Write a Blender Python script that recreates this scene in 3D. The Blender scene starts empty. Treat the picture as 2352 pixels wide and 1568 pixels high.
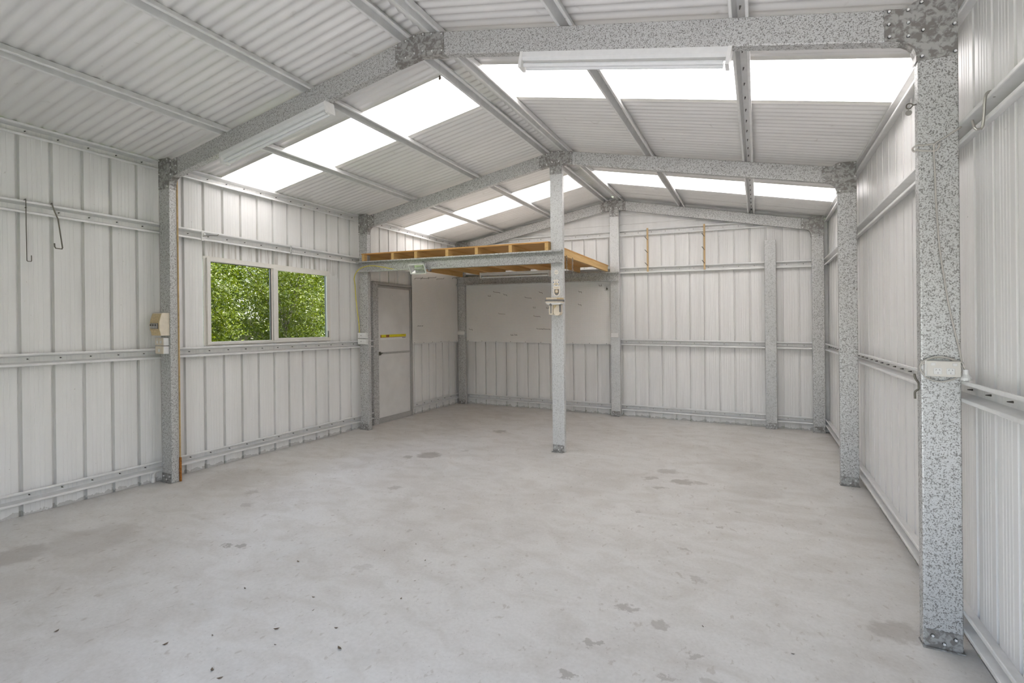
import bpy, bmesh, math, random
from mathutils import Vector, Matrix

# ------------------------------------------------------------------ camera, world, sun, exposure
scene = bpy.context.scene
COL = scene.collection
SLOPE = -0.018                      # the slab falls 1.8 % towards the socket-side wall


def lay(x, y, z):                   # level building coordinates -> place on the falling slab
    return Vector((x, y, z + SLOPE * (x - 3.0)))


F_PX, YAW, PITCH, ROLL = 1199.1, 0.4405, 0.0015, -0.011
cam_data = bpy.data.cameras.new('camera')
cam = bpy.data.objects.new('camera', cam_data)
COL.objects.link(cam)
fw = Vector((-math.sin(YAW) * math.cos(PITCH), math.cos(YAW) * math.cos(PITCH), -math.sin(PITCH)))
rt = Vector((math.cos(YAW), math.sin(YAW), 0))
up = rt.cross(fw)
rt2 = math.cos(ROLL) * rt + math.sin(ROLL) * up
up2 = -math.sin(ROLL) * rt + math.cos(ROLL) * up
cam.matrix_world = Matrix(((rt2.x, up2.x, -fw.x, 5.2175), (rt2.y, up2.y, -fw.y, -3.1132),
                           (rt2.z, up2.z, -fw.z, 1.5), (0, 0, 0, 1)))
cam_data.sensor_width = 36
cam_data.lens = F_PX / 2352 * 36
cam_data.shift_y = (754.18 - 784) / 2352
cam_data.clip_start = 0.02
scene.camera = cam

world = bpy.data.worlds.new('world')
scene.world = world
world.use_nodes = True
wt = world.node_tree
wt.nodes.clear()
sky = wt.nodes.new('ShaderNodeTexSky')
sky.sky_type = 'NISHITA'
sky.sun_disc = False
sky.sun_elevation = math.radians(66)
sky.sun_rotation = math.radians(60)
sky.air_density = 1.0
sky.dust_density = 3.5
sky.ozone_density = 0.6
bg = wt.nodes.new('ShaderNodeBackground')
bg.inputs['Strength'].default_value = 0.62
wo = wt.nodes.new('ShaderNodeOutputWorld')
hsv = wt.nodes.new('ShaderNodeHueSaturation')          # hazy, milky sky
hsv.inputs['Saturation'].default_value = 0.74
wt.links.new(sky.outputs[0], hsv.inputs['Color'])
wt.links.new(hsv.outputs[0], bg.inputs[0])
wt.links.new(bg.outputs[0], wo.inputs[0])

sun_data = bpy.data.lights.new('sun_offscreen', 'SUN')
sun_data.energy = 7.5
sun_data.angle = math.radians(1.0)
sun_data.color = (1.0, 0.97, 0.93)
sun = bpy.data.objects.new('sun_offscreen', sun_data)
COL.objects.link(sun)
sun.rotation_euler = Vector((0.33, 0.22, 0.92)).to_track_quat('Z', 'Y').to_euler()
sun.location = (8, 6, 20)

vs = scene.view_settings
vs.view_transform = 'Standard'
vs.look = 'None'
vs.gamma = 1.0
vs.use_curve_mapping = False
vs.exposure = 1.56
scene.cycles.use_denoising = True
scene.cycles.use_adaptive_sampling = True
scene.cycles.adaptive_threshold = 0.03
scene.cycles.max_bounces = 10
scene.cycles.diffuse_bounces = 6
scene.cycles.glossy_bounces = 4
scene.cycles.transmission_bounces = 6
scene.cycles.transparent_max_bounces = 12
scene.cycles.sample_clamp_indirect = 6.0
scene.cycles.caustics_reflective = False
scene.cycles.caustics_refractive = False

# ------------------------------------------------------------------ dimensions (metres)
W, Y0, Y1, Y2, Y3 = 6.077, -3.93, 0.0, 2.785, 5.52
YF, YG = -4.00, 5.584               # front wall, girt plane of the end wall
CW, FL = 0.152, 0.064
PITCHT = 0.1925                     # tangent of the roof pitch
HAT = 0.061


def raf(x):
    return 3.036 + PITCHT * min(x, W - x)


# ------------------------------------------------------------------ mesh helpers
ORG = {}


def link(o, parent=None):
    COL.objects.link(o)
    if parent is not None:
        o.parent = parent


def tag(o, label, cat, group=None, kind=None):
    if label: o['label'] = label
    if cat: o['category'] = cat
    if group: o['group'] = group
    if kind: o['kind'] = kind
    return o


def thing(name, base, label, cat, group=None, kind=None):
    o = bpy.data.objects.new(name, None)
    o.empty_display_size = 0.1
    o.location = lay(*base)
    link(o)
    ORG[o] = Vector(o.location)
    return tag(o, label, cat, group, kind)


def mk(name, geo, mat, parent=None, smooth=False, flat=False, label=None, kind=None):
    """one mesh object from (verts, faces) given in level building coordinates"""
    V, Fc = geo
    P = [Vector(v) if flat else lay(*v) for v in V]
    if parent is not None:
        base = ORG[parent]
    else:
        xs = [p.x for p in P]; ys = [p.y for p in P]; zs = [p.z for p in P]
        base = Vector(((min(xs) + max(xs)) / 2, (min(ys) + max(ys)) / 2, min(zs)))
    me = bpy.data.meshes.new(name)
    me.from_pydata([tuple(p - base) for p in P], [], Fc)
    bm = bmesh.new(); bm.from_mesh(me)
    bmesh.ops.recalc_face_normals(bm, faces=bm.faces)
    bm.to_mesh(me); bm.free()
    if smooth:
        me.polygons.foreach_set('use_smooth', [True] * len(me.polygons))
    me.materials.append(mat)
    o = bpy.data.objects.new(name, me)
    if parent is None:
        o.location = base
    link(o, parent)
    ORG[o] = base
    if label: o['label'] = label
    if kind: o['kind'] = kind
    return o


def inst(name, src, pos, parent, rot=None):
    """another object that shares src's mesh, centred on pos (level coordinates)"""
    o = bpy.data.objects.new(name, src)
    o.location = lay(*pos) - ORG[parent]
    if rot is not None: o.rotation_euler = rot
    link(o, parent)
    ORG[o] = lay(*pos)
    return o


def join(*geos):
    V, Fc = [], []
    for v, f in geos:
        n = len(V)
        V += list(v)
        Fc += [tuple(i + n for i in q) for q in f]
    return V, Fc


def box(x0, x1, y0, y1, z0, z1, bev=0.0):
    if bev <= 0:
        V = [(x, y, z) for x in (x0, x1) for y in (y0, y1) for z in (z0, z1)]
        return V, [(0, 1, 3, 2), (4, 6, 7, 5), (0, 4, 5, 1), (2, 3, 7, 6), (0, 2, 6, 4), (1, 5, 7, 3)]
    bm = bmesh.new()
    bmesh.ops.create_cube(bm, size=1)
    for v in bm.verts:
        v.co = Vector(((x0 + x1) / 2 + v.co.x * (x1 - x0), (y0 + y1) / 2 + v.co.y * (y1 - y0), (z0 + z1) / 2 + v.co.z * (z1 - z0)))
    bmesh.ops.bevel(bm, geom=bm.edges[:], offset=bev, segments=2, affect='EDGES', profile=0.5)
    bm.verts.index_update()
    r = [tuple(v.co) for v in bm.verts], [tuple(v.index for v in f.verts) for f in bm.faces]
    bm.free()
    return r


def extr(outline, o, u, v, w, L):
    """closed 2-D outline (a, b) -> prism from o along w"""
    o, u, v, w = Vector(o), Vector(u), Vector(v), Vector(w)
    n = len(outline)
    A = [o + u * a + v * b for a, b in outline]
    V = [tuple(p) for p in A] + [tuple(p + w * L) for p in A]
    Fc = [(i, (i + 1) % n, (i + 1) % n + n, i + n) for i in range(n)]
    Fc += [tuple(range(n - 1, -1, -1)), tuple(range(n, 2 * n))]
    return V, Fc


def rounded(poly, r, n=3):
    out = [poly[0]]
    for i in range(1, len(poly) - 1):
        p, a, b = Vector(poly[i]), Vector(poly[i - 1]), Vector(poly[i + 1])
        da, db = (a - p).normalized(), (b - p).normalized()
        k = min(r, (a - p).length * .45, (b - p).length * .45)
        s, e = p + da * k, p + db * k
        for j in range(n + 1):
            t = j / n
            out.append(tuple((s * (1 - t) + p * t) * (1 - t) + (p * (1 - t) + e * t) * t))
    out.append(poly[-1])
    return out


def sheet(poly, t):
    """open centre line -> closed outline of thickness t"""
    n = len(poly)
    P = [Vector(p) for p in poly]
    L, R = [], []
    for i in range(n):
        d = Vector((0, 0))
        if i > 0: d += (P[i] - P[i - 1]).normalized()
        if i < n - 1: d += (P[i + 1] - P[i]).normalized()
        d.normalize()
        nn = Vector((-d.y, d.x)) * (t / 2)
        L.append(tuple(P[i] + nn)); R.append(tuple(P[i] - nn))
    return L + R[::-1]


CEE = sheet(rounded([(.018, FL), (0, FL), (0, 0), (CW, 0), (CW, FL), (CW - .018, FL)], .006), .0024)
HATP = sheet(rounded([(-.050, .007), (-.050, 0), (-.033, 0), (-.021, HAT), (.021, HAT), (.033, 0), (.050, 0), (.050, .007)], .003, 2), .0016)


def tube(pts, r, seg=8):
    P = [Vector(p) for p in pts]
    n = len(P)
    V, Fc = [], []
    d0 = (P[1] - P[0]).normalized()
    ref = Vector((0, 0, 1)) if abs(d0.z) < .9 else Vector((1, 0, 0))
    nx = d0.cross(ref).normalized()
    for i in range(n):
        d = Vector((0, 0, 0))
        if i > 0: d += (P[i] - P[i - 1]).normalized()
        if i < n - 1: d += (P[i + 1] - P[i]).normalized()
        if d.length < 1e-6: d = d0
        d.normalize()
        nx = (nx - d * nx.dot(d))
        if nx.length < 1e-6: nx = d.cross(Vector((0.3, 0.5, 0.8)))
        nx.normalize()
        ny = d.cross(nx)
        for k in range(seg):
            a = 2 * math.pi * k / seg
            V.append(tuple(P[i] + (nx * math.cos(a) + ny * math.sin(a)) * r))
    for i in range(n - 1):
        for k in range(seg):
            a, b = i * seg + k, i * seg + (k + 1) % seg
            Fc.append((a, b, b + seg, a + seg))
    Fc += [tuple(range(seg - 1, -1, -1)), tuple(range((n - 1) * seg, n * seg))]
    return V, Fc


def curve_pts(pts, n=8):
    """Catmull-Rom through pts"""
    P = [Vector(p) for p in pts]
    P = [P[0] * 2 - P[1]] + P + [P[-1] * 2 - P[-2]]
    out = []
    for i in range(1, len(P) - 2):
        for j in range(n):
            t = j / n
            a, b, c, d = P[i - 1], P[i], P[i + 1], P[i + 2]
            out.append(.5 * ((2 * b) + (c - a) * t + (2 * a - 5 * b + 4 * c - d) * t * t + (3 * b - a - 3 * c + d) * t ** 3))
    out.append(P[-2])
    return out


def disc(c, u, v, r, h, seg=24, r2=None):
    """cylinder / cone frustum: centre c, axes u v, along u x v by h"""
    c, u, v = Vector(c), Vector(u), Vector(v)
    w = u.cross(v)
    r2 = r if r2 is None else r2
    V = [tuple(c + (u * math.cos(2 * math.pi * k / seg) + v * math.sin(2 * math.pi * k / seg)) * r) for k in range(seg)]
    V += [tuple(c + w * h + (u * math.cos(2 * math.pi * k / seg) + v * math.sin(2 * math.pi * k / seg)) * r2) for k in range(seg)]
    Fc = [(k, (k + 1) % seg, (k + 1) % seg + seg, k + seg) for k in range(seg)]
    Fc += [tuple(range(seg - 1, -1, -1)), tuple(range(seg, 2 * seg))]
    return V, Fc


def plate(pts, y0, y1):
    """polygon given as (x, z) and made into a plate between y0 and y1"""
    return extr(pts, (0, y0, 0), (1, 0, 0), (0, 0, 1), (0, 1, 0), y1 - y0)


X, Y, Z = (1, 0, 0), (0, 1, 0), (0, 0, 1)
NX, NY, NZ = (-1, 0, 0), (0, -1, 0), (0, 0, -1)

# ------------------------------------------------------------------ materials


class NT:
    def __init__(self, name):
        self.m = bpy.data.materials.new(name)
        self.m.use_nodes = True
        self.t = self.m.node_tree
        self.p = self.t.nodes['Principled BSDF']
        self.out = self.t.nodes['Material Output']
        self.pos = self.n('ShaderNodeNewGeometry').outputs['Position']

    def n(self, ty, **kw):
        nd = self.t.nodes.new(ty)
        for k, v in kw.items(): setattr(nd, k, v)
        return nd

    def l(self, a, b):
        self.t.links.new(a, b)

    def scaled(self, sc, rot=(0, 0, 0), loc=(0, 0, 0)):
        mp = self.n('ShaderNodeMapping')
        mp.inputs['Scale'].default_value = sc
        mp.inputs['Rotation'].default_value = rot
        mp.inputs['Location'].default_value = loc
        self.l(self.pos, mp.inputs['Vector'])
        return mp.outputs[0]

    def noise(self, scale, detail=3, dist=0.0, vec=None, rough=.55):
        nd = self.n('ShaderNodeTexNoise')
        nd.inputs['Scale'].default_value = scale
        nd.inputs['Detail'].default_value = detail
        nd.inputs['Distortion'].default_value = dist
        nd.inputs['Roughness'].default_value = rough
        self.l(vec if vec is not None else self.pos, nd.inputs['Vector'])
        return nd.outputs['Fac']

    def ramp(self, fac, stops):
        r = self.n('ShaderNodeValToRGB')
        el = r.color_ramp.elements
        while len(el) < len(stops): el.new(.5)
        for e, (p, c) in zip(el, stops):
            e.position = p
            e.color = (*c, 1) if len(c) == 3 else c
        self.l(fac, r.inputs[0])
        return r.outputs[0]

    def mix(self, fac, a, b, mode='MIX'):
        m = self.n('ShaderNodeMix', data_type='RGBA', blend_type=mode)
        for sock, v in ((m.inputs['Factor'], fac), (m.inputs['A'], a), (m.inputs['B'], b)):
            if isinstance(v, (int, float)): sock.default_value = v
            elif isinstance(v, tuple): sock.default_value = (*v, 1)
            else: self.l(v, sock)
        return m.outputs['Result']

    def math(self, op, a, b=None, clamp=False):
        m = self.n('ShaderNodeMath', operation=op, use_clamp=clamp)
        for i, v in enumerate((a, b)):
            if v is None: continue
            if isinstance(v, (int, float)): m.inputs[i].default_value = v
            else: self.l(v, m.inputs[i])
        return m.outputs[0]

    def bump(self, h, strength=.2, dist=.002):
        b = self.n('ShaderNodeBump')
        b.inputs['Strength'].default_value = strength
        b.inputs['Distance'].default_value = dist
        self.l(h, b.inputs['Height'])
        self.l(b.outputs[0], self.p.inputs['Normal'])

    def done(self, col=None, rough=.5, metal=0.0, spec=None):
        if col is not None:
            if isinstance(col, tuple): self.p.inputs['Base Color'].default_value = (*col, 1)
            else: self.l(col, self.p.inputs['Base Color'])
        if isinstance(rough, (int, float)): self.p.inputs['Roughness'].default_value = rough
        else: self.l(rough, self.p.inputs['Roughness'])
        self.p.inputs['Metallic'].default_value = metal
        if spec is not None: self.p.inputs['Specular IOR Level'].default_value = spec
        return self.m


def plain(name, col, rough=.5, metal=0.0, spec=None, var=.06, scale=30):
    t = NT(name)
    f = t.noise(scale, 3)
    a = tuple(c * (1 - var) for c in col); b = tuple(min(1, c * (1 + var)) for c in col)
    return t.done(t.ramp(f, [(.3, a), (.7, b)]), rough, metal, spec)


def galv(name, light, dark, scale, lo, hi, rough=.42, metal=.35, stretch=(1, 1, 1)):
    t = NT(name)
    v = t.scaled(stretch)
    f = t.noise(scale, 3.5, .6, v, .6)
    g = t.noise(scale * .35, 2, 0, v)
    s = t.math('ADD', f, t.math('MULTIPLY', t.math('SUBTRACT', g, .5), .35))
    c = t.ramp(s, [(lo, dark), (hi, light)])
    big = t.noise(2.5, 3)
    c = t.mix(t.math('MULTIPLY', big, .35), c, tuple(.8 * x for x in light), 'MULTIPLY')
    t.bump(f, .08, .001)
    return t.done(c, rough, metal)


def m_clad():
    t = NT('painted_cladding')
    streak = t.noise(1.0, 4, 0, t.scaled((9, 9, .5)))
    big = t.noise(.9, 3)
    c = t.ramp(streak, [(.25, (.765, .752, .735)), (.6, (.84, .83, .815))])
    c = t.mix(t.math('MULTIPLY', big, .25), c, (.86, .84, .82), 'MULTIPLY')
    # ragged mould patches where the sheets meet the slab
    sep = t.n('ShaderNodeSeparateXYZ'); t.l(t.pos, sep.inputs[0])
    grime = t.noise(13, 5, .6)
    lev = t.math('ADD', sep.outputs[2], t.math('MULTIPLY', t.math('SUBTRACT', sep.outputs[0], 3.0), .018))
    low = t.math('LESS_THAN', t.math('ADD', lev, t.math('MULTIPLY', grime, -.12)), -.035)
    c = t.mix(t.math('MULTIPLY', low, .4), c, (.20, .18, .15))
    # brown drip marks under the upper girt of the window wall
    drip = t.noise(1.0, 4, .2, t.scaled((1, 30, 1.6)))
    band = t.math('MULTIPLY', t.math('GREATER_THAN', t.math('ADD', sep.outputs[2], t.math('MULTIPLY', drip, .35)), 2.44), t.math('LESS_THAN', sep.outputs[2], 2.46))
    band = t.math('MULTIPLY', band, t.math('LESS_THAN', sep.outputs[0], .02))
    band = t.math('MULTIPLY', band, t.math('MULTIPLY', t.math('GREATER_THAN', sep.outputs[1], .45), t.math('LESS_THAN', sep.outputs[1], 2.45)))
    c = t.mix(t.math('MULTIPLY', band, t.ramp(drip, [(.48, (0, 0, 0)), (.66, (.6, .6, .6))])), c, (.36, .31, .26))
    specks = t.noise(42, 2, 0)
    c = t.mix(t.ramp(specks, [(.75, (0, 0, 0)), (.80, (.6, .6, .6))]), c, (.30, .27, .23))
    return t.done(c, .34, 0, .5)


def m_roof():
    t = NT('roof_sheet_underside')
    f = t.noise(3.2, 4, .3, t.scaled((.5, 2.5, .5)))
    c = t.ramp(f, [(.25, (.725, .71, .692)), (.7, (.80, .787, .77))])
    dirt = t.noise(9, 5, .8)
    c = t.mix(t.ramp(dirt, [(.66, (0, 0, 0)), (.78, (.35, .35, .35))]), c, (.33, .29, .24))
    return t.done(c, .36, .05, .5)


def m_zinc():
    t = NT('zinc_coated_steel')
    f = t.noise(14, 3)
    c = t.ramp(f, [(.3, (.73, .726, .715)), (.7, (.81, .806, .795))])
    return t.done(c, .38, .2)


def m_skylight():
    t = NT('translucent_fibreglass')
    sep = t.n('ShaderNodeSeparateXYZ'); t.l(t.pos, sep.inputs[0])
    f = t.noise(5, 5, .5, t.scaled((.7, 1.6, 1)))
    mott = t.noise(38, 3, .4)
    c = t.ramp(f, [(.3, (.80, .765, .71)), (.62, (.95, .93, .89))])
    c = t.mix(t.ramp(mott, [(.35, (.35, .35, .35)), (.6, (0, 0, 0))]), c, (.80, .76, .70))
    tr = t.n('ShaderNodeBsdfTranslucent'); t.l(c, tr.inputs[0])
    di = t.n('ShaderNodeBsdfDiffuse'); di.inputs[0].default_value = (.75, .74, .70, 1)
    mx = t.n('ShaderNodeMixShader'); mx.inputs[0].default_value = .34
    t.l(di.outputs[0], mx.inputs[1]); t.l(tr.outputs[0], mx.inputs[2])
    t.l(mx.outputs[0], t.out.inputs[0])
    return t.m


STAINS = [  # x, y, radius, stretch, strength : oil and water marks seen on the slab
    (1.73, 1.98, .15, 2.1, .55), (1.57, 1.80, .06, 2.4, .45), (1.87, 3.57, .11, 1.9, .5), (2.00, 2.35, .05, 2.0, .3),
    (4.35, 2.53, .13, 1.5, .35), (4.54, 2.21, .12, 1.6, .5), (4.38, 1.93, .07, 1.3, .4), (4.70, 2.25, .06, 2.0, .3), (4.22, 2.20, .08, 1.5, .4),
    (.80, -1.40, .17, 2.2, .36), (2.13, .82, .07, 1.8, .35), (1.88, -.70, .04, 1.8, .55), (1.99, -.67, .04, 1.8, .55), (5.83, .08, .13, 1.6, .35),
    (4.48, -.67, .045, 1.2, .45), (4.45, -.95, .05, 1.2, .5), (4.94, -.56, .04, 1.2, .4), (4.56, -.29, .055, 1.4, .45), (4.75, -.38, .05, 2.0, .4),
    (4.87, .21, .05, 2.2, .3), (4.85, -.78, .045, 1.2, .4), (5.02, -.72, .05, 1.2, .3), (4.83, -.92, .05, 1.2, .45), (4.93, -1.12, .06, 1.3, .45),
    (1.05, .15, .06, 2.5, .35), (1.30, -.10, .05, 2.5, .3), (.95, -1.05, .30, 2.0, .22), (2.95, -.55, .06, 1.5, .2), (4.30, 1.2, .03, 1.4, .4),
    (4.62, 1.05, .025, 1.4, .4), (4.95, 1.15, .03, 1.6, .4), (5.05, 1.55, .025, 1.6, .4), (4.75, .62, .03, 1.4, .35), (2.86, .05, .035, 1.4, .3),
    (4.98, 3.1, .35, 1.6, .10), (5.2, 2.2, .30, 1.4, .10), (.6, .4, .35, 2.2, .15)]


def m_floor():
    t = NT('worn_concrete_slab')
    b1 = t.noise(.8, 5, .6)
    b2 = t.noise(3.5, 6, .8, t.scaled((1.0, 1.5, 1), (0, 0, .4)))
    fine = t.noise(55, 4)
    c = t.ramp(b1, [(.3, (.60, .578, .55)), (.62, (.68, .665, .642))])
    c = t.mix(.55, c, t.ramp(b2, [(.3, (.80, .775, .74)), (.6, (1, 1, 1))]), 'MULTIPLY')
    c = t.mix(.18, c, t.ramp(fine, [(.3, (.55, .53, .5)), (.65, (1, 1, 1))]), 'MULTIPLY')
    pale = t.noise(2.2, 5, 1.2, t.scaled((1, 1, 1), (0, 0, 0), (7, 3, 0)))
    c = t.mix(t.ramp(pale, [(.60, (0, 0, 0)), (.74, (.5, .5, .5))]), c, (.63, .625, .61))
    spots = t.noise(16, 3, .3, t.scaled((1.6, 1, 1), (0, 0, .5)))
    c = t.mix(t.ramp(spots, [(.635, (0, 0, 0)), (.70, (.38, .38, .38))]), c, (.34, .295, .25))
    pin = t.noise(95, 2, 0)
    c = t.mix(t.ramp(pin, [(.70, (0, 0, 0)), (.75, (.5, .5, .5))]), c, (.22, .19, .16))
    # stains with ragged edges
    wob = t.n('ShaderNodeTexNoise'); wob.inputs['Scale'].default_value = 15; wob.inputs['Detail'].default_value = 7; wob.inputs['Roughness'].default_value = .65
    t.l(t.pos, wob.inputs['Vector'])
    off = t.n('ShaderNodeVectorMath', operation='MULTIPLY_ADD')
    t.l(wob.outputs['Color'], off.inputs[0])
    off.inputs[1].default_value = (.20, .20, 0)
    t.l(t.pos, off.inputs[2])
    acc = None
    ang = .44
    for (sx, sy, r, st, k) in STAINS:
        mp = t.n('ShaderNodeMapping', vector_type='TEXTURE')
        mp.inputs['Location'].default_value = (sx + .10, sy + .10, 0)
        mp.inputs['Rotation'].default_value = (0, 0, ang)
        mp.inputs['Scale'].default_value = (r * 1.05, r * st * .55, 50)
        t.l(off.outputs[0], mp.inputs['Vector'])
        ln = t.n('ShaderNodeVectorMath', operation='LENGTH'); t.l(mp.outputs[0], ln.inputs[0])
        v = t.math('MULTIPLY', t.math('MULTIPLY', t.math('SUBTRACT', 1.0, ln.outputs['Value'], True), 3.0, True), min(1, k * 1.15))
        acc = v if acc is None else t.math('MAXIMUM', acc, v)
    c = t.mix(acc, c, (.26, .23, .20))
    t.bump(fine, .10, .002)
    r = t.ramp(b2, [(.3, (.62, .62, .62)), (.7, (.48, .48, .48))])
    return t.done(c, r, 0, .35)


def m_peg():
    t = NT('perforated_pegboard')
    sep = t.n('ShaderNodeSeparateXYZ'); t.l(t.pos, sep.inputs[0])
    h = t.math('ADD', sep.outputs[0], sep.outputs[1])
    z = sep.outputs[2]
    P = .0185
    d = None
    for a in (t.math('ADD', h, z), t.math('SUBTRACT', h, z)):
        w = t.math('SUBTRACT', t.math('FRACT', t.math('MULTIPLY', a, 1 / (P * 1.45))), .5)
        w = t.math('MULTIPLY', w, w)
        d = w if d is None else t.math('ADD', d, w)
    hole = t.math('LESS_THAN', d, .055)
    f = t.noise(1.6, 4, .3)
    c = t.ramp(f, [(.3, (.82, .80, .775)), (.65, (.87, .855, .83))])
    dirt = t.noise(5, 5, .8)
    c = t.mix(t.ramp(dirt, [(.66, (0, 0, 0)), (.78, (.3, .3, .3))]), c, (.38, .33, .28))
    c = t.mix(t.math('MULTIPLY', hole, .62), c, (.20, .185, .165))
    return t.done(c, .5)


def m_wood(name, a, b, axis, grey_top=False):
    t = NT(name)
    sc = [26, 26, 26]; sc[axis] = 1.6
    f = t.noise(1.0, 4, .7, t.scaled(tuple(sc)))
    k = t.noise(4, 3, 0)
    c = t.ramp(f, [(.3, a), (.68, b)])
    c = t.mix(t.ramp(k, [(.66, (0, 0, 0)), (.75, (.5, .5, .5))]), c, tuple(x * .6 for x in a))
    if grey_top:                                  # upward faces coloured grey to keep orange bounce off the roof
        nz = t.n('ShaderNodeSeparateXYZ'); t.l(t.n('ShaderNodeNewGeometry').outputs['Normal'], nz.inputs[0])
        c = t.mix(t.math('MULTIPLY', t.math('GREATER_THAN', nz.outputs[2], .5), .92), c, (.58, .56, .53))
    return t.done(c, .6)


def m_glass():
    t = NT('window_glass')
    tr = t.n('ShaderNodeBsdfTransparent'); tr.inputs[0].default_value = (.94, .945, .94, 1)
    gl = t.n('ShaderNodeBsdfGlossy'); gl.inputs['Roughness'].default_value = .03
    fr = t.n('ShaderNodeFresnel'); fr.inputs[0].default_value = 1.14
    mx = t.n('ShaderNodeMixShader')
    t.l(fr.outputs[0], mx.inputs[0]); t.l(tr.outputs[0], mx.inputs[1]); t.l(gl.outputs[0], mx.inputs[2])
    t.l(mx.outputs[0], t.out.inputs[0])
    return t.m


def m_leaf(name, a, b, spec=.28):
    t = NT(name)
    f = t.noise(6, 3)
    c = t.ramp(f, [(.3, a), (.7, b)])
    t.l(c, t.p.inputs['Base Color'])
    t.p.inputs['Roughness'].default_value = .32
    t.p.inputs['Specular IOR Level'].default_value = spec
    tr = t.n('ShaderNodeBsdfTranslucent'); t.l(c, tr.inputs[0])
    mx = t.n('ShaderNodeMixShader'); mx.inputs[0].default_value = .34
    t.l(t.p.outputs[0], mx.inputs[1]); t.l(tr.outputs[0], mx.inputs[2])
    t.l(mx.outputs[0], t.out.inputs[0])
    return t.m


M = dict(
    clad=m_clad(), roof=m_roof(), zinc=m_zinc(), sky=m_skylight(), floor=m_floor(), peg=m_peg(), glass=m_glass(),
    galv=galv('galvanised_spangle', (.66, .66, .65), (.25, .238, .225), 150, .40, .50),
    galv_big=galv('galvanised_plate_large_spangle', (.50, .495, .48), (.27, .255, .24), 32, .43, .58, .45, .4),
    galv_plain=galv('galvanised_plain', (.60, .60, .59), (.36, .35, .335), 85, .30, .55),
    galv_post=galv('galvanised_pale_spangle', (.72, .72, .71), (.44, .43, .415), 150, .36, .47),
    bolt=plain('bright_bolt', (.85, .85, .84), .35, .1),
    screw=plain('screw_tip', (.10, .09, .08), .5, .5),
    white=plain('white_enamel', (.72, .72, .71), .35, 0, .5, .03),
    tubew=plain('lamp_tube_glass', (.74, .75, .75), .15, 0, .6, .02),
    whitepl=plain('white_plastic', (.76, .75, .73), .35, 0, .5, .03),
    ivory=plain('ivory_plastic', (.70, .665, .61), .4, 0, .5, .03),
    cream=plain('aged_cream_plastic', (.72, .64, .52), .4, 0, .5, .06),
    tanpl=plain('tan_plastic', (.60, .47, .27), .45, 0, .4, .15, 60),
    dark=plain('dark_plastic', (.07, .065, .06), .4),
    grey=plain('grey_plastic', (.20, .19, .18), .45),
    wire=plain('dull_wire', (.16, .145, .12), .45, .6),
    galvwire=plain('galvanised_wire', (.36, .34, .31), .4, .5),
    cord=plain('grey_cord', (.50, .47, .43), .5),
    yellow=plain('yellow_cord', (.72, .62, .06), .5),
    labely=plain('label_yellow', (.70, .62, .03), .5, 0, .3, .2, 90),
    labelr=plain('label_brown', (.32, .10, .03), .5),
    labelw=plain('label_white', (.78, .77, .75), .5),
    ink=plain('ink_dark', (.12, .11, .105), .6),
    blue=plain('sticker_blue', (.10, .17, .33), .5),
    gold=plain('sticker_gold', (.55, .40, .16), .5),
    pale=plain('sticker_cream', (.82, .77, .69), .5, 0, .3, .02),
    frame=plain('cream_window_frame', (.74, .71, .66), .4, 0, .5, .03),
    doorleaf=plain('door_sheet', (.70, .685, .665), .38, .05, .5, .07, 3),
    rim=plain('door_edge', (.44, .43, .415), .45, .3),
    wood=m_wood('pine_joist', (.56, .34, .12), (.70, .47, .20), 1),
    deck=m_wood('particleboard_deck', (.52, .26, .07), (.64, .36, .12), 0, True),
    batten=m_wood('thin_timber_strip', (.46, .31, .15), (.62, .45, .25), 2),
    rust=plain('rusty_conduit', (.36, .14, .03), .8, 0, .2, .4, 70),
    tan=plain('tan_conduit', (.52, .37, .19), .6, 0, .3, .15, 40),
    leafdry=plain('dry_leaf', (.13, .10, .07), .8),
    leaf1=m_leaf('leaf_bright', (.026, .044, .001), (.095, .118, .002)),
    leaf_shade=m_leaf('leaf_shaded', (.022, .040, .002), (.055, .080, .004), .15),  # leaf colour darkened to stand for shade inside the foliage
    bark=plain('bark', (.045, .034, .024), .85),
    grass=plain('grass_ground', (.10, .15, .04), .9, 0, .2, .4, 5),
    conc=plain('driveway_concrete', (.55, .54, .52), .8, 0, .3, .1, 4),
    fence=plain('weathered_paling', (.10, .085, .065), .85, 0, .2),
    reflect=plain('lamp_reflector', (.72, .72, .70), .2, .75),
    lens=plain('lamp_lens', (.46, .45, .44), .12, .1),
)

# ------------------------------------------------------------------ the setting: slab, ground
slab = mk('floor', box(-.058, W + .058, YF - .05, YG + .058, -.16, 0), M['floor'])
slab['kind'] = 'structure'
ground = mk('ground', box(-24, 30, -26, 30, -.6, -.3), M['grass'], flat=True)
ground['kind'] = 'structure'
tag(ground, 'grassy ground around the shed', 'ground')

drive = mk('driveway', box(1.5, 7.5, -16, YF - .06, -.30, -.17), M['conc'])
drive['kind'] = 'structure'
tag(drive, 'pale concrete driveway in front of the open shed door', 'driveway')

# ------------------------------------------------------------------ wall cladding: sheets with folded ribs
PR = .2180


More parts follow.
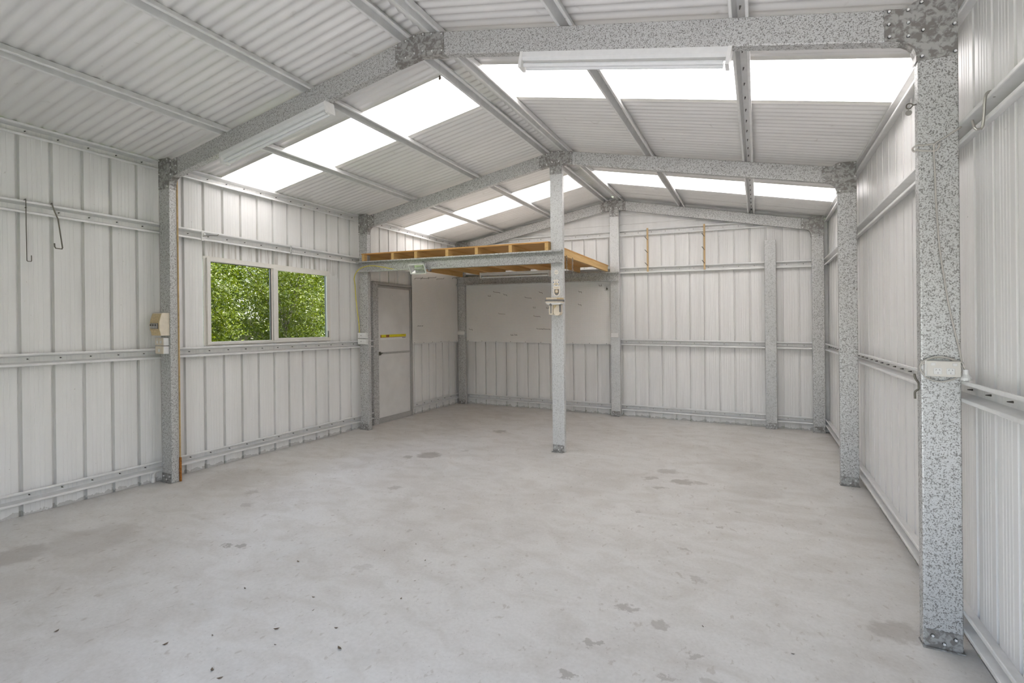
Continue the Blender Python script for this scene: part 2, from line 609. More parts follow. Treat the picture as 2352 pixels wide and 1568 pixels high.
def prof(s0, s1, phase):
    """cladding profile between s0 and s1: list of (s, depth) with ribs at phase + k * PR (depth = outwards)"""
    pts = {}
    k0 = math.floor((s0 - phase) / PR) - 1
    k1 = math.ceil((s1 - phase) / PR) + 1
    L = []
    for k in range(k0, k1 + 1):
        c = phase + k * PR
        L += [(c - .0150, 0), (c - .0125, .031), (c + .0125, .031), (c + .0150, 0)]
        for q in (.29, .43, .57, .71):
            g = c + PR * q
            L += [(g - .0045, 0), (g, .0015), (g + .0045, 0)]
    L.sort()
    out = []
    for a, b in zip(L, L[1:]):
        for e in (s0, s1):
            if a[0] < e < b[0]:
                t = (e - a[0]) / (b[0] - a[0])
                out.append((e, a[1] + (b[1] - a[1]) * t))
        if s0 <= b[0] <= s1: out.append(b)
        if s0 <= a[0] <= s1: out.append(a)
    return sorted(set(out))


def wall(name, s_lo, s_hi, phase, put, z0, ztop, holes=()):
    """put(s, depth, z) -> point; ztop(s) -> height; one child mesh per cladding sheet"""
    root = thing(name, put((s_lo + s_hi) / 2, 0, 0), None, None, None, 'structure')
    cuts = [s_lo]
    k = math.ceil((s_lo + .1 - phase) / PR)
    while phase + k * PR < s_hi - .1:
        cuts.append(phase + k * PR)
        k += 4
    cuts.append(s_hi)
    for a, b in zip(cuts, cuts[1:]):
        P = prof(a, b, phase)
        ex = []
        for h in holes:
            for e in (h[0], h[1]):
                if a < e < b:
                    for p, q in zip(P, P[1:]):
                        if p[0] < e < q[0]:
                            t = (e - p[0]) / (q[0] - p[0])
                            ex.append((e, p[1] + (q[1] - p[1]) * t))
        P = sorted(set(P + ex))
        V, Fc = [], []
        for p, q in zip(P, P[1:]):
            if q[0] - p[0] < 1e-6: continue
            mid = (p[0] + q[0]) / 2
            iv = [(z0, None)]
            for h in holes:
                if h[0] < mid < h[1]:
                    iv = ([(z0, h[2])] if h[2] > z0 else []) + [(h[3], None)]
            for lo, hi in iv:
                h0 = ztop(p[0]) if hi is None else hi
                h1 = ztop(q[0]) if hi is None else hi
                n = len(V)
                V += [put(p[0], p[1], lo), put(q[0], q[1], lo), put(q[0], q[1], h1), put(p[0], p[1], h0)]
                Fc.append((n, n + 1, n + 2, n + 3))
        if V: mk('cladding_sheet', (V, Fc), M['clad'], root)
    return root


WIN = (.492, 2.236, 1.300, 2.222)
DOOR = (3.20, 4.06, -.2, 2.125)
eave = lambda s: 3.085
wall('wall_left', YF, YG + .061, .481, lambda s, d, z: (-HAT - d, s, z), -.06, eave, (WIN, DOOR))
wall('wall_right', YF, YG + .061, .015, lambda s, d, z: (W + HAT + d, s, z), -.06, eave)
GS = 3.10
roofz = lambda x: raf(x) + .072
wall('wall_back', -HAT, W + HAT, 3.150, lambda s, d, z: (s, YG + HAT + d, z), -.06, lambda s: min(GS, roofz(s)))
wall('wall_front', -HAT, W + HAT, 3.150, lambda s, d, z: (s, YF - d, z), -.06, roofz,
     ((3.30, 5.90, -.2, 2.12),))

# gable infill laid the other way, above the top girt of the end wall
gb = bpy.data.objects['wall_back']
gpts = []
z = GS
while z < 3.70:
    gpts += [(z, 0), (z + .086, 0), (z + .090, .012), (z + .115, .012), (z + .119, 0)]
    z += .150
V, Fc = [], []
for (za, da), (zb, db) in zip(gpts, gpts[1:]):
    ext = []
    for zz in (za, zb):
        x = max((zz - 3.036 - .072) / PITCHT, -HAT)
        ext.append(min(x, W / 2))
    if ext[0] >= W / 2 - .001: break
    n = len(V)
    V += [(ext[0], YG + HAT + da, za), (W - ext[0], YG + HAT + da, za), (W - ext[1], YG + HAT + db, zb), (ext[1], YG + HAT + db, zb)]
    Fc.append((n, n + 1, n + 2, n + 3))
mk('gable_sheet', (V, Fc), M['clad'], gb)

# corner flashings
def angle_trim(name, x, y, sx, sy, z1):
    L = sheet([(0, .09), (0, 0), (.09, 0)], .0015)
    t = mk(name, extr(L, (x, y, .0), (sx, 0, 0), (0, sy, 0), Z, z1), M['zinc'])
    t['kind'] = 'structure'


angle_trim('trim_1', -HAT + .003, YG + HAT - .003, 1, -1, 3.05)
angle_trim('trim_2', W + HAT - .003, YG + HAT - .003, -1, -1, 3.05)

# ------------------------------------------------------------------ roof: corrugated sheets, translucent sheets, ridge cap
ceiling = thing('ceiling', (W / 2, 0, 3.1), None, None, None, 'structure')
CP = .0835
NAX = math.cos(math.atan(PITCHT))


def corr(name, ya, yb, side, mat, dz=0.0):
    n = max(8, int(round((yb - ya) / CP * 8)))
    V, Fc = [], []
    for i in range(n + 1):
        y = ya + (yb - ya) * i / n
        h = .0066 * math.sin(2 * math.pi * y / CP)
        zo = (HAT + .0076 + h + dz) / NAX
        for d in (-.22, 1.2, W / 2 - .035):
            x = d if side == 0 else W - d
            V.append((x, y, 3.036 + PITCHT * d + zo))
    for i in range(n):
        for j in range(2):
            a = i * 3 + j
            Fc.append((a, a + 1, a + 4, a + 3))
    return mk(name, (V, Fc), mat, ceiling, smooth=True)


edges = [-4.15, -3.40, -2.62, -1.85, -1.10, -.32, .62, 1.385, 2.15, 2.95, 3.855, 4.625, 5.20, 5.72]
CLEAR = (.62, 3.855)
for side in (0, 1):
    for a, b in zip(edges, edges[1:]):
        if a in CLEAR:
            corr('translucent_sheet', a, b, side, M['sky'])
        else:
            corr('roof_sheet', a - .04, b + .04, side, M['roof'], .0012 if edges.index(a) % 2 else 0)
zr = raf(W / 2) + HAT + .028
mk('ridge_cap', extr(sheet([(-.16, -.16 * PITCHT), (-.015, .0), (.015, .0), (.16, -.16 * PITCHT)], .001),
                     (W / 2, -4.15, zr), X, Z, Y, 9.87), M['roof'], ceiling)

# ------------------------------------------------------------------ portal frames
bolt_me = None


def bolt_mesh():
    global bolt_me
    if bolt_me is None:
        V, Fc = join(disc((0, 0, 0), X, Z, .0085, -.002, 12), disc((0, 0, 0), X, Z, .0060, .007, 6))
        # disc's axis u x v = -y, so a positive height points at the front
        bolt_me = bpy.data.meshes.new('bolt')
        bolt_me.from_pydata([tuple(v) for v in V], [], Fc)
        bolt_me.materials.append(M['bolt'])
    return bolt_me


HB = [(0, 3.104), (.145, 3.106), (.168, 3.098), (.195, 3.078), (.215, 3.078), (.285, 3.091), (.285, 2.937), (.24, 2.929),
      (.205, 2.920), (.182, 2.905), (.167, 2.880), (.1575, 2.845), (.1575, 2.812), (0, 2.812)]
HBOLT = [(.013, 3.090), (.137, 3.090), (.190, 3.066), (.265, 3.075), (.267, 3.014), (.189, 3.005), (.132, 2.956), (.013, 2.959),
         (.190, 2.940), (.265, 2.953), (.137, 2.832), (.011, 2.829)]
ABOLT = [(2.843, 3.566), (2.927, 3.584), (2.999, 3.598), (2.844, 3.449), (2.925, 3.462), (3.002, 3.478)]


def portal(y, label, bolts=True):
    f = thing('portal_frame', (W / 2, y, 0), label, 'steel frame', 'steel portal frames')
    for sd in (0, 1):
        mx = (lambda x: x) if sd == 0 else (lambda x: W - x)
        u = X if sd == 0 else NX
        mk('column', extr(CEE, (mx(0), y, .008), u, Y, Z, 3.06), M['galv'], f)
        # rafter: section hangs below the roof line
        dirv = Vector((1, 0, PITCHT)).normalized() if sd == 0 else Vector((-1, 0, PITCHT)).normalized()
        dn = Vector((PITCHT, 0, -1)).normalized() if sd == 0 else Vector((-PITCHT, 0, -1)).normalized()
        st = Vector((mx(.158), y + .001, raf(.158)))
        L = (W / 2 - .158) / dirv.x if sd == 0 else (W / 2 - .158) / -dirv.x
        g = extr(CEE, st, dn, Y, dirv, L)
        V = [list(v) for v in g[0]]
        for v in V:                          # cut plumb at the ridge
            if abs(v[0] - W / 2) < .05:
                k = (W / 2 - v[0]) / dirv.x
                v[0] += dirv.x * k; v[2] += dirv.z * k
        mk('rafter', ([tuple(v) for v in V], g[1]), M['galv'], f)
        pts = [(mx(a), b) for a, b in HB]
        hb = mk('haunch_bracket', join(plate(pts, y - .0045, y - .0014),
                extr(sheet([(mx(a), b) for a, b in HB[6:13]], .003), (0, y - .0014, 0), X, Z, Y, FL + .004)), M['galv_big'], f)
        bb = mk('base_bracket', join(plate([(mx(.004), .002), (mx(.148), .002), (mx(.148), .088), (mx(.004), .088)], y - .0042, y - .0014),
                box(min(mx(-.005), mx(.157)), max(mx(-.005), mx(.157)), y - .018, y + FL, .0005, .006)), M['galv_big'], f)
        if bolts:
            for a, b in HBOLT: inst('bolt', bolt_mesh(), (mx(a), y - .0045, b), hb)
            for a, b in ((.030, .060), (.074, .030), (.118, .060)): inst('bolt', bolt_mesh(), (mx(a), y - .0042, b), bb)
    c = W / 2
    t = [(-.21, raf(c - .21)), (-.04, raf(c - .04)), (.04, raf(c - .04)), (.21, raf(c - .21)), (.21, raf(c - .21) - .154), (0, raf(c) - .160), (-.21, raf(c - .21) - .154)]
    ab = mk('apex_bracket', join(plate([(c + a, b - .002) for a, b in t], y - .0045, y - .0014),
            extr(sheet([(c - .21, t[6][1] - .001), (c, t[5][1] - .001), (c + .21, t[4][1] - .001)], .003), (0, y - .0014, 0), X, Z, Y, FL + .004)),
            M['galv_big'], f)
    if bolts:
        for a, b in ABOLT:
            inst('bolt', bolt_mesh(), (a, y - .0045, b), ab)
            inst('bolt', bolt_mesh(), (W - a, y - .0045, b), ab)
    return f


portal(Y1, 'galvanised steel portal frame carrying both rafter-mounted fluorescent battens')
portal(Y2, 'galvanised steel portal frame with the free-standing post under its ridge')
portal(Y3, 'galvanised steel portal frame standing against the end wall')
portal(Y0, 'galvanised steel portal frame in the open front bay', False)

# ------------------------------------------------------------------ roof purlins and wall girts (top-hat sections)


def screws(parent, pts, axis):
    g = []
    for p in pts:
        a = Vector(axis)
        r = Vector((0, 0, 1)) if abs(a.z) < .7 else Vector((0, 1, 0))
        u = a.cross(r).normalized(); v = a.cross(u).normalized()
        g.append(disc(p, u, v, .0055, .020, 6, .002))
    if g: mk('screw_tips', join(*g), M['screw'], parent, kind='stuff')


def hat_y(name, o, a_dir, b_dir, y0, y1, label, cat, group, phase=None):
    root = thing(name, o if o[1] else (o[0], (y0 + y1) / 2, o[2]), label, cat, group)
    mk('hat_section', extr(HATP, (o[0], y0, o[2]), a_dir, b_dir, Y, y1 - y0), M['zinc'], root)
    b = Vector(b_dir)
    step = PR if phase is not None else CP * 3
    k = math.ceil((max(y0, -1.6) - (phase or 0)) / step)
    pts = []
    while (phase or 0) + k * step < y1 - .05:
        y = (phase or 0) + k * step + (.05 if phase is not None else 0)
        pts.append(tuple(Vector((o[0], y, o[2])) + b * (HAT - .001) + Vector(a_dir) * .003))
        k += 1
    screws(root, pts, -b)
    return root


slope_names = ('window-side', 'socket-side')
for side in (0, 1):
    sg = 1 if side == 0 else -1
    a = Vector((sg, 0, PITCHT)).normalized()
    b = Vector((-sg * PITCHT, 0, 1)).normalized()
    for d, txt in ((.94, 'lower'), (1.94, 'upper'), (2.915, 'ridge')):
        x = d if side == 0 else W - d
        hat_y('roof_purlin', (x, 0, raf(x) + .001), tuple(a), tuple(b), YF + .04, YG + .05,
              'pale zinc top-hat %s purlin under the %s roof slope' % (txt, slope_names[side]), 'purlin', 'roof purlins')
GZ = (('bottom', .153), ('middle', 1.234), ('upper', 2.442), ('eave', 3.050))
for side in (0, 1):
    x = -.001 if side == 0 else W + .001
    bd = NX if side == 0 else X
    wn = 'window wall' if side == 0 else 'socket-side wall'
    ph = .481 if side == 0 else .015
    for nm, zz in GZ:
        gl = 'wall girts of the window wall' if side == 0 else 'wall girts of the socket-side wall'
        if side == 0 and nm in ('bottom', 'middle'):
            hat_y('wall_girt', (x, 0, zz), Z, bd, YF + .04, 3.075, 'pale zinc top-hat %s girt along the window wall up to the door' % nm, 'girt', gl, ph)
            hat_y('wall_girt', (x, 0, zz), Z, bd, 4.085, YG - .02, 'pale zinc top-hat %s girt between the door and the corner column' % nm, 'girt', gl, ph)
        else:
            hat_y('wall_girt', (x, 0, zz), Z, bd, YF + .04, YG - .02, 'pale zinc top-hat %s girt along the %s' % (nm, wn), 'girt', gl, ph)
for nm, zz, x0, x1 in (('bottom', .153, .03, W - .03), ('middle', 1.243, .03, W - .03), ('upper', 2.440, .03, W - .03), ('top', 3.060, .25, W - .45)):
    root = thing('wall_girt', (W / 2, YG, zz), 'pale zinc top-hat %s girt across the end wall' % nm, 'girt', 'wall girts of the end wall')
    mk('hat_section', extr(HATP, (x0, YG + .001, zz), Z, Y, X, x1 - x0), M['zinc'], root)
    pts = []
    k = 0
    while 3.15 + (k - 14) * PR < x1:
        xx = 3.15 + (k - 14) * PR + .06
        if xx > x0: pts.append((xx, YG + HAT, zz + .002))
        k += 1
    screws(root, pts, NY)

# ------------------------------------------------------------------ posts


def post(name, x0, y, ztop, label, mat='galv_post', cleat=True):
    r = thing(name, (x0 + CW / 2, y, 0), label, 'post')
    mk('shaft', extr(CEE, (x0, y, .008), X, Y, Z, ztop - .008), M[mat], r)
    bb = mk('base_bracket', join(plate([(x0 + .004, .002), (x0 + .148, .002), (x0 + .148, .09), (x0 + .004, .09)], y - .0042, y - .0014),
            box(x0 - .006, x0 + CW - .02, y - .03, y + FL, .0005, .005)), M['galv_big'], r)
    for a, b in ((.03, .06), (.074, .03), (.118, .06)): inst('bolt', bolt_mesh(), (x0 + a, y - .0042, b), bb)
    if cleat:
        ct = mk('head_cleat', plate([(x0, ztop - .12), (x0 + CW, ztop - .12), (x0 + CW, ztop + .06), (x0, ztop + .06)], y - .0078, y - .0048), M['galv_big'], r)
        for a, b in ((.03, -.08), (.12, -.08), (.03, .03), (.12, .03)): inst('bolt', bolt_mesh(), (x0 + a, y - .0078, ztop + b), ct)
    return r


post('steel_post', 2.964, Y2, 3.455, 'free-standing galvanised post in mid floor with stickers and a lantern')
post('steel_post', 2.979, Y3, 3.455, 'galvanised post at the end wall carrying the white double outlet beside the pegboard')
post('steel_post', 5.312, Y3 + .002, 2.80, 'shorter galvanised wind post stopping below the end wall rafter', 'galv_plain', False)

# ------------------------------------------------------------------ mezzanine: beams, joists, deck
for y, lab in ((Y2 - .0016, 'galvanised channel beam holding up the open front edge of the timber loft'),
               (Y3 - .0016, 'galvanised channel beam under the loft against the end wall')):
    b = thing('loft_beam', (1.56, y, 2.268), lab, 'beam', 'loft beams')
    x1 = 3.126
    if y > 4:
        mk('channel', extr(CEE, (0.0, y, 2.262), Z, NY, X, x1), M['galv'], b)
    else:
        mk('channel', extr(CEE, (0.0, y, 2.268), Z, NY, X, x1), M['galv'], b)
loft = thing('timber_loft', (1.55, 4.1, 2.42), 'orange pine timber loft floor resting on two galvanised channel beams', 'loft floor')
JX = (.105, .625, 1.012, 1.508, 1.951, 2.430)
for x in JX: mk('joist', box(x, x + .045, 2.725, 5.47, 2.4215, 2.510, .002), M['wood'], loft)
mk('joist', box(2.910, 2.955, 2.725, 5.47, 2.4215, 2.510, .002), M['wood'], loft)
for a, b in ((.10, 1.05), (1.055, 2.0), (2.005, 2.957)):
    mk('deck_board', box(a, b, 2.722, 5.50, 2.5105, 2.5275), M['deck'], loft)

# ------------------------------------------------------------------ window
win = thing('window_1', (-.02, 1.36, 1.3), 'cream aluminium two-pane sliding window looking onto foliage', 'window', None, 'structure')


def frame_x(x0, x1, ya, yb, za, zb, wl, wr, wb, wtp):
    return join(box(x0, x1, ya, yb, za, za + wb, .002), box(x0, x1, ya, yb, zb - wtp, zb, .002),
                box(x0, x1, ya, ya + wl, za + wb, zb - wtp, .002), box(x0, x1, yb - wr, yb, za + wb, zb - wtp, .002))


mk('window_frame', frame_x(-.072, -.032, .500, 2.246, 1.300, 2.222, .040, .052, .026, .036), M['frame'], win)
mk('window_flange', frame_x(-.0605, -.0570, WIN[0] - .020, WIN[1] + .028, 1.288, 2.240, .04, .045, .03, .03), M['frame'], win)
mk('fixed_sash', frame_x(-.062, -.044, .536, 1.345, 1.325, 2.188, .008, .034, .006, .006), M['frame'], win)
mk('sliding_sash', frame_x(-.0445, -.030, 1.335, 2.205, 1.325, 2.188, .062, .022, .026, .020), M['frame'], win)
mk('meeting_stile', box(-.044, -.020, 1.325, 1.352, 1.325, 2.188, .003), M['frame'], win)
mk('glass_pane', box(-.055, -.051, .543, 1.312, 1.330, 2.183), M['glass'], win)
mk('glass_pane', box(-.040, -.036, 1.396, 2.184, 1.350, 2.169), M['glass'], win)
mk('gasket', join(box(-.066, -.0455, 1.298, 1.3245, 1.326, 2.187, .001), box(-.0715, -.0330, 2.1835, 2.1945, 1.327, 2.186, .001), box(-.0715, -.0448, .541, 1.30, 2.178, 2.1855, .001)), M['dark'], win)
mk('latch', join(box(-.030, -.016, 2.190, 2.204, 1.345, 1.41, .002), box(-.022, -.006, 2.184, 2.194, 1.40, 1.43, .002)), M['grey'], win)

# ------------------------------------------------------------------ side door
door = thing('door_1', (-.03, 3.63, 0), 'plain grey metal side door with a yellow and white label strip', 'door', None, 'structure')
DL = sheet(rounded([(.0, .05), (0, 0), (.118, 0), (.118, .05)], .003, 2), .002)
mk('door_jamb', extr(DL, (-.004, 3.085, .004), Y, NX, Z, 2.155), M['galv'], door)
mk('door_jamb', box(-.055, -.012, 4.040, 4.078, .004, 2.16, .002), M['rim'], door)
mk('door_head', box(-.055, -.006, 3.10, 4.078, 2.125, 2.17, .002), M['rim'], door)
mk('door_sill', box(-.075, -.019, 3.085, 4.09, -.05, .019, .002), M['rim'], door)
mk('door_stop', join(box(-.075, -.0505, 3.19, 3.23, .019, 2.16, .001), box(-.075, -.0505, 4.02, 4.085, .019, 2.16, .001), box(-.075, -.0505, 3.19, 4.085, 2.10, 2.16, .001)), M['rim'], door)
leaf = mk('door_leaf', box(-.050, -.030, 3.210, 4.040, .02, 2.118, .003), M['doorleaf'], door)
mk('leaf_edging', join(box(-.030, -.0262, 3.208, 3.226, .02, 2.118, .001), box(-.030, -.0262, 4.015, 4.040, .02, 2.118, .001), box(-.030, -.0262, 3.226, 4.015, 2.085, 2.118, .001)), M['rim'], leaf)
mk('bottom_rail', box(-.030, -.020, 3.212, 4.038, .02, .085, .002), M['rim'], door)
mk('middle_rail', box(-.030, -.018, 3.265, 4.030, 1.058, 1.088, .002), M['rim'], door)
mk('slide_bolt', join(box(-.030, -.008, 3.215, 3.262, 1.045, 1.10, .003), tube([(-.012, 3.19, 1.075), (-.012, 3.30, 1.075)], .006), tube([(-.012, 3.24, 1.075), (.015, 3.24, 1.06)], .005)), M['wire'], door)
mk('rivet', disc((-.030, 3.597, 1.981), Y, Z, .012, .004, 12), M['whitepl'], door)
lx = -.0296


def strip(a, b, za, zb, mat, off, dz):
    return mk('label_print', ([(lx + off, a, za), (lx + off, b, za + dz), (lx + off, b, zb + dz), (lx + off, a, zb)], [(0, 1, 2, 3)]), M[mat], lab)


lab = mk('warning_label', ([(lx, 3.276, 1.276), (lx, 3.918, 1.284), (lx, 3.918, 1.365), (lx, 3.274, 1.357)], [(0, 1, 2, 3)]), M['labelw'], leaf, label='yellow and white printed label strip')
strip(3.274, 3.918, 1.318, 1.357, 'labely', .0004, .008)
strip(3.274, 3.918, 1.312, 1.318, 'labelr', .0004, .008)
strip(3.410, 3.490, 1.322, 1.354, 'labelr', .0008, .001)
strip(3.475, 3.488, 1.326, 1.350, 'ink', .0010, .0002)
strip(3.276, 3.300, 1.318, 1.354, 'labelr', .0006, .0003)
strip(3.800, 3.880, 1.356, 1.360, 'labelr', .0008, .001)
for k in range(9): strip(3.815 + k * .0105, 3.822 + k * .0105, 1.298, 1.314, 'ink', .0008, 0)

# ------------------------------------------------------------------ pegboards and their hooks
pl = tag(mk('pegboard', box(.002, .007, 4.052, 5.505, 1.203, 2.442), M['peg']), 'white perforated pegboard beside the side door', 'pegboard')
pb = tag(mk('pegboard', box(.156, 2.972, YG - .008, YG - .002, 1.203, 2.400), M['peg']), 'large white perforated pegboard on the end wall under the loft', 'pegboard')
for o, pts in ((pl, [(.0075, 4.10 + .27 * k, 1.209) for k in range(6)]), (pb, [(.19 + .30 * k, YG - .0085, 1.209) for k in range(10)])):
    for p in pts:
        r = disc(p, Y, Z, .006, .003, 8) if o is pl else disc(p, X, Z, .006, .003, 8)
        mk('screw', r, M['screw'], o)
HK = [(.85, 2.116, 0), (1.01, 2.07, 1), (.669, 2.051, 2), (1.714, 2.098, 1), (1.482, 2.005, 0), (1.579, 1.825, 2), (1.837, 1.816, 2), (.95, 1.718, 0),
      (1.652, 1.671, 0), (.273, 1.427, 1), (1.702, 1.448, 0), (1.837, 1.445, 0), (1.128, 1.325, 2), (1.207, 1.329, 2), (2.445, 2.094, 1), (2.797, 2.189, 2), (2.438, 1.872, 1)]
for x, z, k in HK:
    y = YG - .009
    if k == 0: g = tube([(x + .035, y, z - .012), (x + .03, y - .012, z), (x, y - .07, z), (x - .03, y - .13, z + .004), (x - .035, y - .135, z + .02)], .0035, 6)
    elif k == 1: g = tube([(x + .015, y, z - .02), (x + .015, y - .012, z), (x - .01, y - .06, z), (x - .02, y - .07, z + .018)], .0035, 6)
    else: g = join(tube([(x + .02, y, z), (x + .02, y - .03, z), (x + .02, y - .035, z + .025)], .003, 6), tube([(x - .015, y, z), (x - .015, y - .03, z), (x - .015, y - .035, z + .025)], .003, 6),
                   tube([(x + .02, y - .003, z), (x - .015, y - .003, z)], .003, 6))
    tag(mk('peg_hook', g, M['wire']), ['long bent wire peg hook on the end wall pegboard', 'short wire peg hook on the end wall pegboard', 'small double-pronged wire peg hook on the end wall pegboard'][k], 'hook', 'peg hooks on the end wall pegboard')
for y, z in ((4.167, 2.296), (4.34, 2.306), (4.573, 2.336), (4.829, 2.337), (5.36, 2.40)):
    g = tube([(.0075, y - .04, z - .02), (.020, y - .04, z), (.10, y - .01, z), (.13, y, z), (.14, y, z + .02)], .0038, 6)
    tag(mk('peg_hook', g, M['wire']), 'wire peg hook high on the pegboard beside the door', 'hook', 'peg hooks on the pegboard beside the door')
for y in (4.19, 4.25, 4.31):
    g = tube([(.0075, y, 1.49), (.03, y, 1.49), (.034, y, 1.50)], .0035, 6)
    tag(mk('peg_hook', g, M['wire']), 'stub wire peg hook low on the pegboard beside the door', 'hook', 'stub hooks on the pegboard beside the door')
g = thing('pegboard_bracket', (2.908, YG - .01, 2.12), 'small grey plate with a dark catch at the upper corner of the end wall pegboard', 'bracket')
mk('plate', box(2.865, 2.95, YG - .0105, YG - .0085, 2.10, 2.215, .001), M['doorleaf'], g)
mk('catch', join(box(2.90, 2.925, YG - .04, YG - .0105, 2.125, 2.150, .003), tube([(2.912, YG - .035, 2.15), (2.912, YG - .03, 2.175)], .004, 6)), M['wire'], g)

# ------------------------------------------------------------------ timber strips with nails on the end wall
for x, lb in ((3.592, 'thin timber strip with slanting nails, next to the pegboard post on the end wall'), (4.468, 'thin timber strip with slanting nails, midway between post and wind post')):
    s = thing('nail_strip', (x, YG - .012, 2.40), lb, 'timber strip', 'nail strips on the end wall')
    mk('strip', box(x - .014, x + .014, YG - .013, YG - .001, 2.405, 3.118, .001), M['batten'], s)
    for zz in (2.945, 2.735, 2.525):
        mk('nail', tube([(x, YG - .012, zz - .02), (x - .03, YG - .08, zz + .02)], .005, 6), M['wire'], s)

# ------------------------------------------------------------------ fluorescent battens


def fluoro(name, base, ax, dn, sd, L, label, y_off=0):
    """ax along the tube, dn away from the ceiling, sd sideways"""
    r = thing(name, base, label, 'light', 'fluorescent battens')
    o, ax, dn, sd = Vector(base), Vector(ax), Vector(dn), Vector(sd)
    P = [(-.042, 0), (.042, 0), (.042, .034), (.024, .050), (-.024, .050), (-.042, .034)]
    mk('batten_body', extr(P, o, sd, dn, ax, L), M['white'], r)
    for s in (-.022, .022):
        mk('tube', tube([o + ax * .03 + sd * s + dn * .078, o + ax * (L - .03) + sd * s + dn * .078], .0135, 12), M['tubew'], r, smooth=False)
    for e in (-.004, L - .016):
        E = [(-.044, -.001), (.044, -.001), (.046, .06), (.042, .097), (-.042, .097), (-.046, .06)]
        cap = mk('end_cap', extr(E, o + ax * e, sd, dn, ax, .020), M['whitepl'], r)
    return r


for side in (0, 1):
    sg = 1 if side == 0 else -1
    ax = Vector((sg, 0, PITCHT)).normalized()
    dn = Vector((sg * PITCHT, 0, -1)).normalized()
    d0 = .885 if side == 0 else W - 5.099
    x0 = d0 if side == 0 else W - d0
    zb = raf(d0) - .1575
    fluoro('fluorescent_batten', (x0, .036, zb), ax, dn, (0, 1, 0), 1.285,
           'twin-tube white fluorescent batten under the %s rafter' % slope_names[side])
fluoro('fluorescent_batten', (.855, 4.90, 2.4205), X, NZ, Y, 1.28, 'white fluorescent batten fixed under the timber loft joists')

# ------------------------------------------------------------------ floodlight on the loft beam
fl = thing('floodlight', (1.12, Y2 - .075, 2.20), 'white rectangular halogen floodlight hanging on the loft beam', 'floodlight')
tilt = math.radians(24)
fo = Vector((1.10, Y2 - .11, 2.268))
fu, fv = Vector((1, 0, 0)), Vector((0, -math.sin(tilt) * -1, math.cos(tilt)))
fv = Vector((0, -math.sin(tilt), math.cos(tilt)))
fn = fu.cross(fv)                    # points to the front and down
hw, hh = .128, .070


def fp(a, b, c): return tuple(fo + fu * a + fv * b + fn * c)


ring = []
for a0, a1, b0, b1 in ((-hw, hw, hh - .012, hh), (-hw, hw, -hh, -hh + .012), (-hw, -hw + .012, -hh, hh), (hw - .012, hw, -hh, hh)):
    V = [fp(a, b, c) for a in (a0, a1) for b in (b0, b1) for c in (-.012, .012)]
    ring.append((V, box(0, 1, 0, 1, 0, 1)[1]))
mk('lamp_frame', join(*ring), M['white'], fl)
mk('housing', ([fp(-hw, -hh, -.012), fp(hw, -hh, -.012), fp(hw, hh, -.012), fp(-hw, hh, -.012), fp(-.085, -.035, -.06), fp(.085, -.035, -.06), fp(.085, .045, -.06), fp(-.085, .045, -.06)],
               [(0, 1, 5, 4), (1, 2, 6, 5), (2, 3, 7, 6), (3, 0, 4, 7), (4, 5, 6, 7)]), M['white'], fl)
rf = [fp(-hw + .012, -hh + .012, .004), fp(hw - .012, -hh + .012, .004), fp(hw - .012, hh - .012, .004), fp(-hw + .012, hh - .012, .004),
      fp(-.075, -.028, -.045), fp(.060, -.028, -.045), fp(.060, .035, -.045), fp(-.075, .035, -.045)]
mk('reflector', (rf, [(0, 1, 5, 4), (1, 2, 6, 5), (2, 3, 7, 6), (3, 0, 4, 7), (4, 5, 6, 7)]), M['reflect'], fl)
mk('lamp_glass', ([fp(-hw + .012, -hh + .012, .007), fp(hw - .012, -hh + .012, .007), fp(hw - .012, hh - .012, .007), fp(-hw + .012, hh - .012, .007)], [(0, 1, 2, 3)]), M['glass'], fl)
mk('bulb', tube([fp(-.06, .004, -.02), fp(.05, .004, -.02)], .006, 8), M['tubew'], fl)
mk('yoke', join(tube([fp(hw + .006, 0, -.02), fp(hw + .008, .06, -.05), fp(.05, .075, -.075)], .005, 6), box(1.235, 1.275, Y2 - .075, Y2 - .035, 2.235, 2.262, .003)), M['grey'], fl)

# ------------------------------------------------------------------ switchboard and outlets on the columns
sb = thing('switchboard', (.07, -.04, 1.40), 'cream switchboard box with breakers on the window-side column', 'switchboard')
side = [(0, 1.625), (.058, 1.625), (.070, 1.618), (.092, 1.540), (.092, 1.462), (.086, 1.452), (.077, 1.410), (0, 1.410)]
mk('enclosure', extr([(a, b) for a, b in side], (-.004, -.0015, 0), NY, Z, X, .142), M['cream'], sb)
mk('shaded_front', extr([(.0705, 1.617), (.0735, 1.616), (.0955, 1.541), (.0955, 1.461), (.0885, 1.451), (.0800, 1.411), (.0775, 1.411), (.086, 1.452), (.092, 1.462), (.092, 1.540)], (-.002, -.0015, 0), NY, Z, X, .136), M['tanpl'], sb)  # tan front: the shade on this face is put into its colour
mk('breaker_window', box(.008, .126, -.0995, -.0972, 1.474, 1.528), M['grey'], sb)
for k in range(3):
    b = mk('breaker', box(.016 + k * .036, .046 + k * .036, -.106, -.0996, 1.478, 1.524, .002), M['rim'], sb)
    mk('toggle', box(.026 + k * .036, .036 + k * .036, -.116, -.1062, 1.502, 1.516, .002), M['dark'], b)
